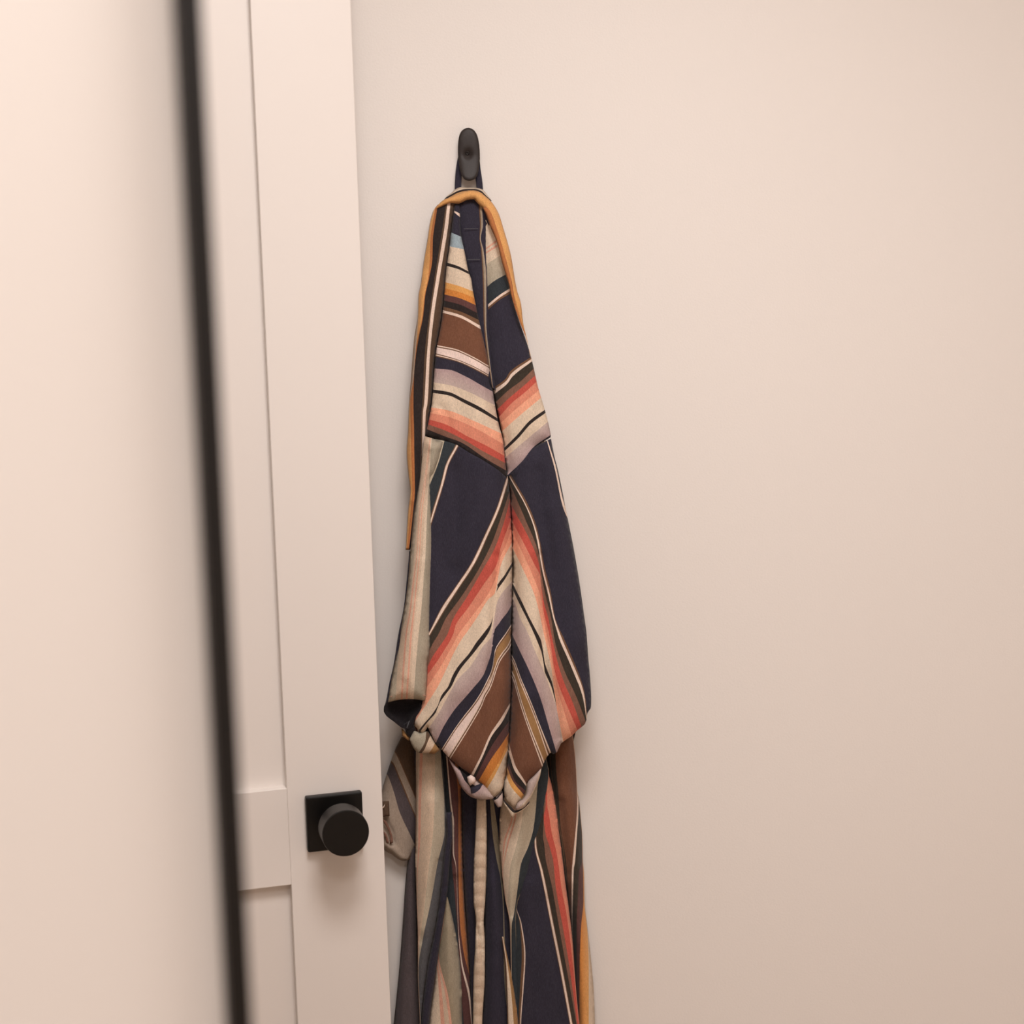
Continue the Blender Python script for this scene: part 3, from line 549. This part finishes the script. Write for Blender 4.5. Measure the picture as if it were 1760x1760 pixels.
panel('stitching', robe, q('D', (172, 408), (240, 392), (300, 386), (360, 388), (428, 398), (428, 401), (360, 391), (300, 389), (240, 395), (172, 411)), [], ['pinkl'], off=.0212, pil=.010, lam=9, grid=4, thick=.0003)
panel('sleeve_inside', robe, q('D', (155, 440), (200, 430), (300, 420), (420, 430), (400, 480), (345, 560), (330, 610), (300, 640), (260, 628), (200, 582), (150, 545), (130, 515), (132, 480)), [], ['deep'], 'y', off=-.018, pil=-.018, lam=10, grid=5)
panel('sleeve_back', robe, q('C', (268, 860), (280, 900), (260, 1150), (225, 1420), (175, 1740)) + q('D', (195, 250), (170, 450), (150, 545), (130, 500), (146, 410), (166, 300)) + q('C', (150, 1700), (190, 1450), (225, 1280), (245, 1100)), [], ['navy'], 'x', off=.000, pil=.012, lam=7, grid=4)

# ---------------------------------------------------------------- lower part of the robe
YE = 1965
SK = fn([(1200, .044), (1400, .046), (1800, .054), (2000, .056)])
def sk(k=0): return lambda V: SK(V[:, 1]) + k
# pocket side by the door, shade put into its dim bands; tag, rolled edge
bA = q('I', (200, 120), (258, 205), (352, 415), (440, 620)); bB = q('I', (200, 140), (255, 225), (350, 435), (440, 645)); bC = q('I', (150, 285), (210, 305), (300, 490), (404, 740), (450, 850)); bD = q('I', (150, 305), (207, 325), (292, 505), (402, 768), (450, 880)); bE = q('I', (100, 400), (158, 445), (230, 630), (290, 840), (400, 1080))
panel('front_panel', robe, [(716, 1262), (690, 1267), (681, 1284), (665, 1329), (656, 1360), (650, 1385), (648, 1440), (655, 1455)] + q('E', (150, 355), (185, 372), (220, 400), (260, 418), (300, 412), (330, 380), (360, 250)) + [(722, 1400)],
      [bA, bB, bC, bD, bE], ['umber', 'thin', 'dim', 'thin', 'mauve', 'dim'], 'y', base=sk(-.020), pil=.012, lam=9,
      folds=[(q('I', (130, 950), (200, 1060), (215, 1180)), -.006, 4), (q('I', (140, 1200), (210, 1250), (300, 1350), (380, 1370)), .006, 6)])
panel('drawstring', robe, q('I', (110, 930), (150, 950), (200, 1060), (222, 1140), (222, 1185), (190, 1200), (185, 1170), (195, 1130), (165, 1040), (120, 960)), [], ['rust'], 'x', base=sk(-.014), pil=.003, lam=3, grid=3)
panel('drawstring', robe, q('I', (120, 1060), (150, 1090), (165, 1130), (180, 1190), (150, 1180), (140, 1120), (118, 1085)), [], ['rust'], 'x', base=sk(-.0145), pil=.003, lam=3, grid=3)
panel('fabric_tag', robe, q('I', (100, 738), (180, 733), (187, 895), (118, 906), (100, 900)), [], ['umber'], 'x', base=sk(-.013), pil=.002, lam=3, grid=3, smooth_outline=False, label='small brown fabric tag')
panel('tag_mark', robe, q('I', (105, 800), (118, 795), (135, 765), (128, 800), (112, 815)), [], ['line'], 'x', base=sk(-.0118), pil=0, grid=2, thick=.0003, smooth_outline=False)

# mauve edge strip, sage fall, blue-grey facing with puckered navy seam
def E(*p): return q('E', *p)
strip('skirt_panel', robe, [[(706, 1290)] + E((330, 0), (318, 200), (297, 400), (278, 600), (265, 800), (235, 1200), (195, 1592), (150, 2000)), [(724, 1290)] + E((356, 0), (356, 400), (365, 800), (372, 1200), (402, 1592), (420, 2000))],
      ['mauve'], 1285, YE, base=sk(-.012), pil=.022, lam=11, folds=[(E((330, 300), (310, 1000), (290, 1592)), -.003, 5)])
strip('skirt_panel', robe, [
    [(715, 1288), (714.7, 1303)] + E((355, 0), (352, 400), (360, 700), (370, 1000), (370, 1200), (385, 1592), (395, 2000)),
    [(722, 1288)] + E((375, 0), (372, 300), (365, 500), (364, 700), (372, 1000), (371, 1200), (386, 1592), (396, 2000)),
    [(727, 1288)] + E((393, 0), (388, 250), (370, 480), (366, 700), (374, 1000), (372, 1200), (387, 1592), (397, 2000)),
    [(748, 1288)] + E((490, 0), (480, 200), (445, 500), (410, 800), (384, 1000), (373, 1200), (388, 1592), (398, 2000)),
    [(757, 1288), (759, 1320)] + E((560, 0), (562, 200), (515, 420), (465, 700), (402, 1000), (374, 1200), (389, 1592), (399, 2000)),
    [(758, 1288), (762, 1320)] + E((566, 0), (585, 200), (560, 400), (535, 650), (490, 950), (440, 1200), (393, 1592), (400, 2000))],
    ['beige', 'pinkl', 'beige', 'sage', 'steel'], 1285, YE, base=sk(.008), pil=.012, lam=12,
    folds=[(E((470, 0), (460, 300), (430, 600), (400, 900)), .004, 12), (E((520, 420), (465, 700), (400, 1000)), -.003, 5)])
strip('seam_band', robe, [[(767, 1396)] + E((570, 100), (578, 200), (555, 400), (533, 650), (493, 920), (438, 1200), (393, 1592), (370, 2000)), [(777, 1396)] + E((612, 100), (618, 200), (603, 400), (582, 650), (542, 920), (502, 1200), (452, 1592), (420, 2000))],
      ['navy'], 1396, YE, base=sk(.012), pil=.006, lam=5, grid=4, folds=[(E((575, yy), (530, yy + 30)), -.0022, 3.5) for yy in range(600, 750, 60)] + [(E((540 - i * 24, 760 + i * 75), (490 - i * 24, 785 + i * 75)), -.0022, 3.5) for i in range(7)])
# second sage fall
strip('skirt_panel', robe, [
    E((573, 680), (540, 900), (500, 1200), (450, 1592), (400, 2000)), E((573, 683), (541, 930), (505, 1180), (510, 1220), (535, 1592), (560, 2000)), E((574, 683), (542, 930), (506, 1130), (530, 1250), (562, 1592), (590, 2000)),
    E((575, 683), (543, 940), (508, 1090), (560, 1340), (598, 1592), (640, 2000)), E((577, 683), (544, 950), (520, 1080), (590, 1400), (614, 1592), (660, 2000)), E((585, 685), (620, 830), (660, 1050), (682, 1250), (690, 1592), (695, 2000))],
    ['cream', 'pinkl', 'beige', 'pinkl', ('khaki', 'sage2')], 1542, YE, base=sk(.006), pil=.010, lam=10, folds=[(E((600, 900), (620, 1592)), .003, 12)])
# dark folds between the falls
strip('skirt_panel', robe, [
    [(760, 1290)] + E((560, 0), (600, 300), (560, 600), (580, 900), (620, 1200), (650, 1592)), [(765, 1290)] + E((598, 0), (612, 150), (612, 400), (630, 600), (655, 900), (670, 1200), (700, 1592)),
    [(766, 1290)] + E((602, 0), (618, 150), (620, 350), (645, 470), (660, 900), (680, 1150), (735, 1400), (755, 1592)), [(768, 1290)] + E((612, 0), (630, 150), (630, 350), (647, 470), (662, 900), (690, 1150), (745, 1380), (765, 1592)), [(780, 1290)] + E((662, 0), (662, 400), (664, 600), (672, 850), (700, 1080), (750, 1300), (768, 1592)),
    [(785, 1290)] + E((688, 0), (692, 300), (700, 600), (720, 900), (735, 1100), (770, 1592))],
    ['teal', 'maroon', 'line', 'maroon', 'brick'], 1288, YE, base=sk(-.012), pil=.008, lam=6, folds=[(E((640, 0), (640, 500)), .006, 8)])
strip('skirt_panel', robe, [
    [(790, 1290)] + E((686, 0), (690, 300), (702, 600), (720, 900), (740, 1200), (755, 1592)), [(826, 1290)] + E((800, 0), (800, 600), (800, 1592))],
    ['navy'], 1288, YE, base=sk(-.008), pil=.010, lam=8)
# placket with cream tape
strip('placket', robe, [
    E((795, -30), (785, 200), (772, 480), (770, 700), (788, 850), (784, 1000), (770, 1250), (766, 1592), (760, 2000)), E((806, -30), (797, 200), (786, 480), (786, 680), (800, 850), (800, 1000), (784, 1250), (780, 1592), (775, 2000)),
    E((846, -30), (850, 200), (848, 480), (838, 700), (818, 850), (806, 960), (822, 1000), (838, 1250), (832, 1592), (830, 2000)), E((860, -30), (866, 200), (864, 480), (855, 700), (845, 850), (852, 1000), (852, 1250), (833, 1592), (832, 2000))],
    ['cream', 'beige', 'cream'], 1372, YE, base=sk(.016), pil=.006, lam=5, grid=4, folds=[([(812, y_), (836, y_ + 1)], -.0016, 4) for y_ in range(1400, 1950, 23)] + [(E((800, 900), (815, 1000), (830, 1120)), -.003, 3)])
# dark cloth right of the placket
strip('skirt_panel', robe, [
    E((858, -30), (862, 400), (850, 800), (850, 1200), (832, 1592)), E((888, -30), (905, 200), (935, 400), (965, 550), (985, 800), (990, 1200), (1020, 1592)), E((912, -30), (945, 200), (968, 400), (982, 550), (990, 800), (1005, 1200), (1030, 1592)), E((985, -30), (970, 300), (985, 600), (1040, 880), (1050, 1100), (1060, 1592))],
    ['navy', 'khaki', 'navy'], 1372, YE, base=sk(.000), pil=.010, lam=8, folds=[(E((905, 0), (960, 500), (1000, 900), (1040, 1400)), -.006, 9), (E((930, 600), (930, 1592)), .005, 18)])
strip('skirt_panel', robe, [
    E((972, 960), (1000, 1200), (1012, 1592), (1020, 2000)), E((978, 960), (1008, 1200), (1022, 1592), (1030, 2000)), E((982, 962), (1020, 1200), (1045, 1400), (1060, 1592), (1090, 2000)), E((985, 965), (1035, 1200), (1070, 1400), (1092, 1592), (1110, 2000))],
    ['thin', 'cream', 'tan'], 1610, YE, base=sk(.010), pil=.004, lam=4, grid=4)
# large sage fall with teal border
strip('skirt_panel', robe, [
    [(866, 1288), (867, 1330), (868, 1368)] + E((970, 0), (958, 150), (958, 300), (975, 500), (1000, 700), (1030, 860), (1036, 1000), (1045, 1592)),
    [(884, 1372)] + E((1060, 0), (1040, 120), (985, 300), (978, 500), (1001, 700), (1031, 860), (1037, 1000), (1046, 1592)), [(887, 1372)] + E((1070, 0), (1052, 120), (997, 300), (981, 500), (1002, 700), (1032, 860), (1038, 1000), (1047, 1592)),
    [(889, 1372)] + E((1078, 0), (1062, 120), (1010, 300), (983, 500), (1003, 700), (1033, 860), (1039, 1000), (1048, 1592)), [(891, 1372)] + E((1088, 0), (1074, 120), (1022, 300), (985, 500), (1004, 700), (1034, 860), (1040, 1000), (1049, 1592)),
    [(900, 1372)] + E((1130, 0), (1120, 120), (1080, 300), (1030, 500), (1020, 700), (1035, 860), (1041, 1000), (1050, 1592)),
    q('U', (380, 570), (330, 750), (315, 900), (300, 1100), (270, 1350), (212, 1560)) + E((1110, 450), (1090, 600), (1062, 800), (1046, 880), (1044, 1000), (1055, 1592)),
    q('U', (430, 480), (460, 640), (432, 900), (410, 1150), (350, 1400), (292, 1560)) + E((1185, 420), (1132, 600), (1085, 710), (1072, 850), (1076, 1000), (1100, 1592)),
    q('U', (434, 480), (464, 640), (437, 900), (415, 1150), (356, 1400), (298, 1560)) + E((1188, 420), (1170, 500), (1140, 600), (1088, 716), (1076, 850), (1080, 1000), (1104, 1592))],
    ['beige', 'pinkl', 'cream', 'pinkl', 'cream', 'sage', 'teal', 'khaki'], 1285, YE, base=sk(.012), pil=.012, lam=12,
    folds=[(E((1130, 0), (1090, 300), (1050, 600), (1040, 860)), .005, 16), (E((1215, 0), (1185, 200), (1100, 450), (1060, 800)), -.003, 6)])
# navy fall and coral stripes
strip('skirt_panel', robe, [
    E((1050, 300), (1050, 800), (1040, 1000), (1050, 1592), (1060, 2000)), E((1078, 300), (1078, 740), (1105, 880), (1118, 1100), (1105, 1350), (1095, 1592), (1090, 2000)), E((1079, 300), (1079, 744), (1110, 870), (1136, 1100), (1122, 1350), (1106, 1592), (1100, 2000)), E((1080, 300), (1081, 746), (1116, 868), (1144, 1100), (1130, 1350), (1113, 1592), (1106, 2000)),
    [(916, 1330)] + E((1208, 300), (1252, 500), (1330, 900), (1390, 1200), (1463, 1592), (1540, 2000)), [(917, 1330)] + E((1212, 300), (1256, 500), (1335, 900), (1395, 1200), (1468, 1592), (1545, 2000)), [(918, 1330)] + E((1222, 300), (1270, 500), (1350, 900), (1410, 1200), (1482, 1592), (1558, 2000)), [(919, 1330)] + E((1226, 300), (1275, 500), (1355, 900), (1415, 1200), (1487, 1592), (1564, 2000)),
    q('U', (380, 600), (400, 1200), (390, 1450), (420, 1700)) + E((1280, 300), (1335, 600), (1388, 900), (1442, 1200), (1512, 1592), (1580, 2000)), q('U', (420, 600), (424, 1060), (400, 1200), (420, 1400), (480, 1600), (520, 1760)) + E((1362, 600), (1415, 900), (1464, 1200), (1518, 1592), (1585, 2000)),
    q('U', (440, 600), (442, 1030), (470, 1200), (500, 1400), (550, 1600), (580, 1760)) + E((1402, 600), (1440, 800), (1468, 1000), (1495, 1250), (1528, 1592), (1592, 2000)), q('U', (462, 600), (466, 680), (490, 760), (520, 900), (560, 1150), (600, 1450), (640, 1760)) + E((1430, 560), (1462, 800), (1484, 1000), (1502, 1250), (1533, 1592), (1598, 2000))],
    ['teal', 'thin', 'line', 'navy', 'thin', 'line', 'thin', 'olive', 'rust', 'red', 'salmon'], 1322, YE, base=sk(.004), pil=.010, lam=10, folds=[(E((1170, 600), (1150, 1000), (1130, 1592)), .004, 14), (E((1300, 700), (1370, 1200), (1420, 1592)), -.003, 8)])
# brown side fall on the right
strip('skirt_panel', robe, [
    q('U', (420, 150), (440, 600), (480, 1300), (560, 1760)) + E((1440, 700), (1480, 1100), (1500, 1592), (1520, 2000)), q('U', (470, 150), (480, 500), (528, 900), (560, 1150), (640, 1600)) + E((1452, 700), (1490, 1100), (1510, 1592), (1530, 2000)), q('U', (478, 150), (488, 500), (536, 900), (568, 1150), (648, 1600)) + E((1454, 700), (1492, 1100), (1512, 1592), (1532, 2000)),
    q('U', (540, 150), (556, 600), (585, 900), (610, 1300), (680, 1760)) + E((1450, 600), (1475, 900), (1495, 1200), (1525, 1592), (1560, 2000)),
    q('U', (758, 150), (800, 560), (816, 900), (822, 1000), (815, 1200), (790, 1500), (765, 1760)) + E((1478, 500), (1476, 700), (1480, 900), (1497, 1200), (1527, 1592), (1562, 2000)), q('U', (759, 150), (801, 560), (818, 900), (838, 1000), (837, 1150), (820, 1400), (795, 1760)) + E((1492, 480), (1486, 700), (1482, 860), (1499, 1200), (1529, 1592), (1564, 2000)),
    q('U', (760, 150), (802, 560), (819, 900), (841, 980), (862, 1200), (882, 1450), (880, 1760)) + E((1530, 500), (1522, 700), (1512, 900), (1512, 1200), (1531, 1592), (1566, 2000)), q('U', (761, 150), (803, 560), (820, 900), (842, 980), (863, 1200), (883, 1450), (889, 1760)) + E((1560, 500), (1562, 700), (1545, 900), (1535, 1200), (1533, 1592), (1568, 2000)),
    q('U', (762, 150), (804, 560), (821, 900), (843, 980), (864, 1200), (884, 1450), (890, 1760)) + E((1563, 500), (1566, 700), (1588, 950), (1594, 1200), (1592, 1592), (1600, 2000)), q('U', (763, 150), (805, 560), (822, 900), (844, 980), (865, 1200), (885, 1450), (891, 1760)) + E((1565, 500), (1568, 700), (1592, 950), (1600, 1200), (1600, 1592), (1610, 2000)),
    q('U', (764, 150), (806, 560), (823, 900), (845, 980), (866, 1200), (886, 1450), (892, 1760)) + E((1566, 500), (1571, 700), (1592, 900), (1614, 1100), (1638, 1380), (1645, 1592), (1650, 2000))],
    ['olive', 'thin', 'olive', 'brown', 'line', 'olive', 'maroon', ('orange', 'gold'), 'yellow', 'cream'], 1262, YE, base=sk(-.004), pil=.030, lam=9, folds=[(E((1400, 0), (1450, 500)), -.008, 10)])

# ================================================================= wall hook
hook = bpy.data.objects.new('wall_hook', None); COL.objects.link(hook); hook.location = at(803.6, 265, 0)
thing(hook, 'small dark oval wall hook with a screw in its middle, robe loop behind it', 'hook')
HO = q('P', (803.6, 219.6), (812, 221.8), (818, 228), (821.8, 238), (824, 252), (824.8, 268), (824, 284), (821.5, 298), (816.5, 307), (808, 310.6), (800, 309.2), (794, 302.5), (790.4, 290), (788, 275), (787, 258), (787.8, 242), (790, 231), (795, 223.5))
Os = []; n_ = len(HO)
for i in range(n_):
    for t in (0, .25, .5, .75):
        p0, p1, p2, p3 = (np.array(HO[(i + k) % n_]) for k in (-1, 0, 1, 2)); Os.append(.5 * ((2 * p1) + (p2 - p0) * t + (2 * p0 - 5 * p1 + 4 * p2 - p3) * t * t + (3 * p1 - p0 - 3 * p2 + p3) * t**3))
Os = np.array(Os); cx, cy = 803.8, 265.0; K = 14; nO = len(Os)
def hook_h(y):
    t = max(0, (y - 222) / 88); return .0125 + .010 * max(0, t - .5) ** 1.5 * 2.0
bm = bmesh.new(); front = []; back = []
org = at(803.6, 265, 0)
for k in range(K + 1):
    r = k / K; rowf = []; rowb = []
    for i in range(nO):
        x = cx + (Os[i][0] - cx) * r; y = cy + (Os[i][1] - cy) * r
        d = math.hypot(x - cx, y - cy); hh = hook_h(y) + .0016 * (1 - r**4) - .0034 * math.exp(-(d / 7.0) ** 2) - (.0010 if k == K else 0)
        rowf.append(bm.verts.new(at(x, y, hh) - org)); rowb.append(bm.verts.new(at(x, y, hook_h(y) - .0035 + (.0008 if k == K else 0)) - org))
        if k == 0: break
    front.append(rowf); back.append(rowb)
for k in range(K):
    for i in range(nO):
        j = (i + 1) % nO
        for S_, rev in ((front, 0), (back, 1)):
            v = [S_[0][0], S_[1][i], S_[1][j]] if k == 0 else [S_[k][i], S_[k + 1][i], S_[k + 1][j], S_[k][j]]
            bm.faces.new(v[::-1] if rev else v)
for i in range(nO):
    j = (i + 1) % nO; bm.faces.new((front[K][i], back[K][i], back[K][j], front[K][j]))
bmesh.ops.recalc_face_normals(bm, faces=bm.faces)
bm_obj('hook_plate', bm, M_HOOK, hook, True)
bm = lathe([(0, 0), (.0052, 0), (.0045, -.0085), (0, -.0085)], 28)
for v in bm.verts: v.co.y = v.co.y
o = bm_obj('mounting_stem', bm, M_HOOK, hook, True); o.location = (0, -.0004, 0)
bm = lathe([(0, -.0118), (.0009, -.0118), (.0011, -.0124), (.0022, -.0124), (.0025, -.0118), (.0025, -.0095), (0, -.0095)], 28)
o = bm_obj('screw', bm, M_SCREW, hook, True)

# ceiling lamps outside the frame; all but the first are added fill lamps
def lens(e_):
    m = M_LENS.copy(); m.node_tree.nodes['Principled BSDF'].inputs['Emission Strength'].default_value = e_ / 6; return m
M_LENS = bpy.data.materials.new('lamp_lens'); M_LENS.use_nodes = True
bb = M_LENS.node_tree.nodes['Principled BSDF']; bb.inputs['Emission Color'].default_value = (1, .87, .76, 1); bb.inputs['Emission Strength'].default_value = 2.0
M_TRIM = mat('lamp_trim', (.8, .78, .74), .4)
for i, (p_, s_, e_) in enumerate(LAMPS):
    bm = bmesh.new(); bmesh.ops.create_cone(bm, cap_ends=True, segments=48, radius1=s_ / 2, radius2=s_ / 2, depth=.006)
    o = bm_obj('ceiling_or_fill_light', bm, lens(e_)); o.location = (p_[0], p_[1], H - .004)
    thing(o, ['bright round ceiling light nearest the hanging robe', 'added round fill light over the camera', 'added round fill light in the room corner behind the camera', 'dim added round fill light right of the brightest one'][i], 'light')
    bm = bmesh.new(); n = 48
    R_ = [(s_ / 2, -.004), (s_ / 2 + .02, -.004), (s_ / 2 + .024, .0), (s_ / 2, .0)]
    rings = [[bm.verts.new((r * math.cos(2 * math.pi * k / n), r * math.sin(2 * math.pi * k / n), z)) for k in range(n)] for r, z in R_]
    for a, b in zip(rings, rings[1:] + rings[:1]):
        for k in range(n): bm.faces.new((a[k], b[k], b[(k + 1) % n], a[(k + 1) % n]))
    bmesh.ops.recalc_face_normals(bm, faces=bm.faces)
    t_ = bm_obj('trim_ring', bm, M_TRIM, o); t_.location = (0, 0, .004)
bpy.context.view_layer.update()
# parts were laid out in room coordinates: keep them there under their thing
for c in robe.children: c.matrix_parent_inverse = robe.matrix_world.inverted()
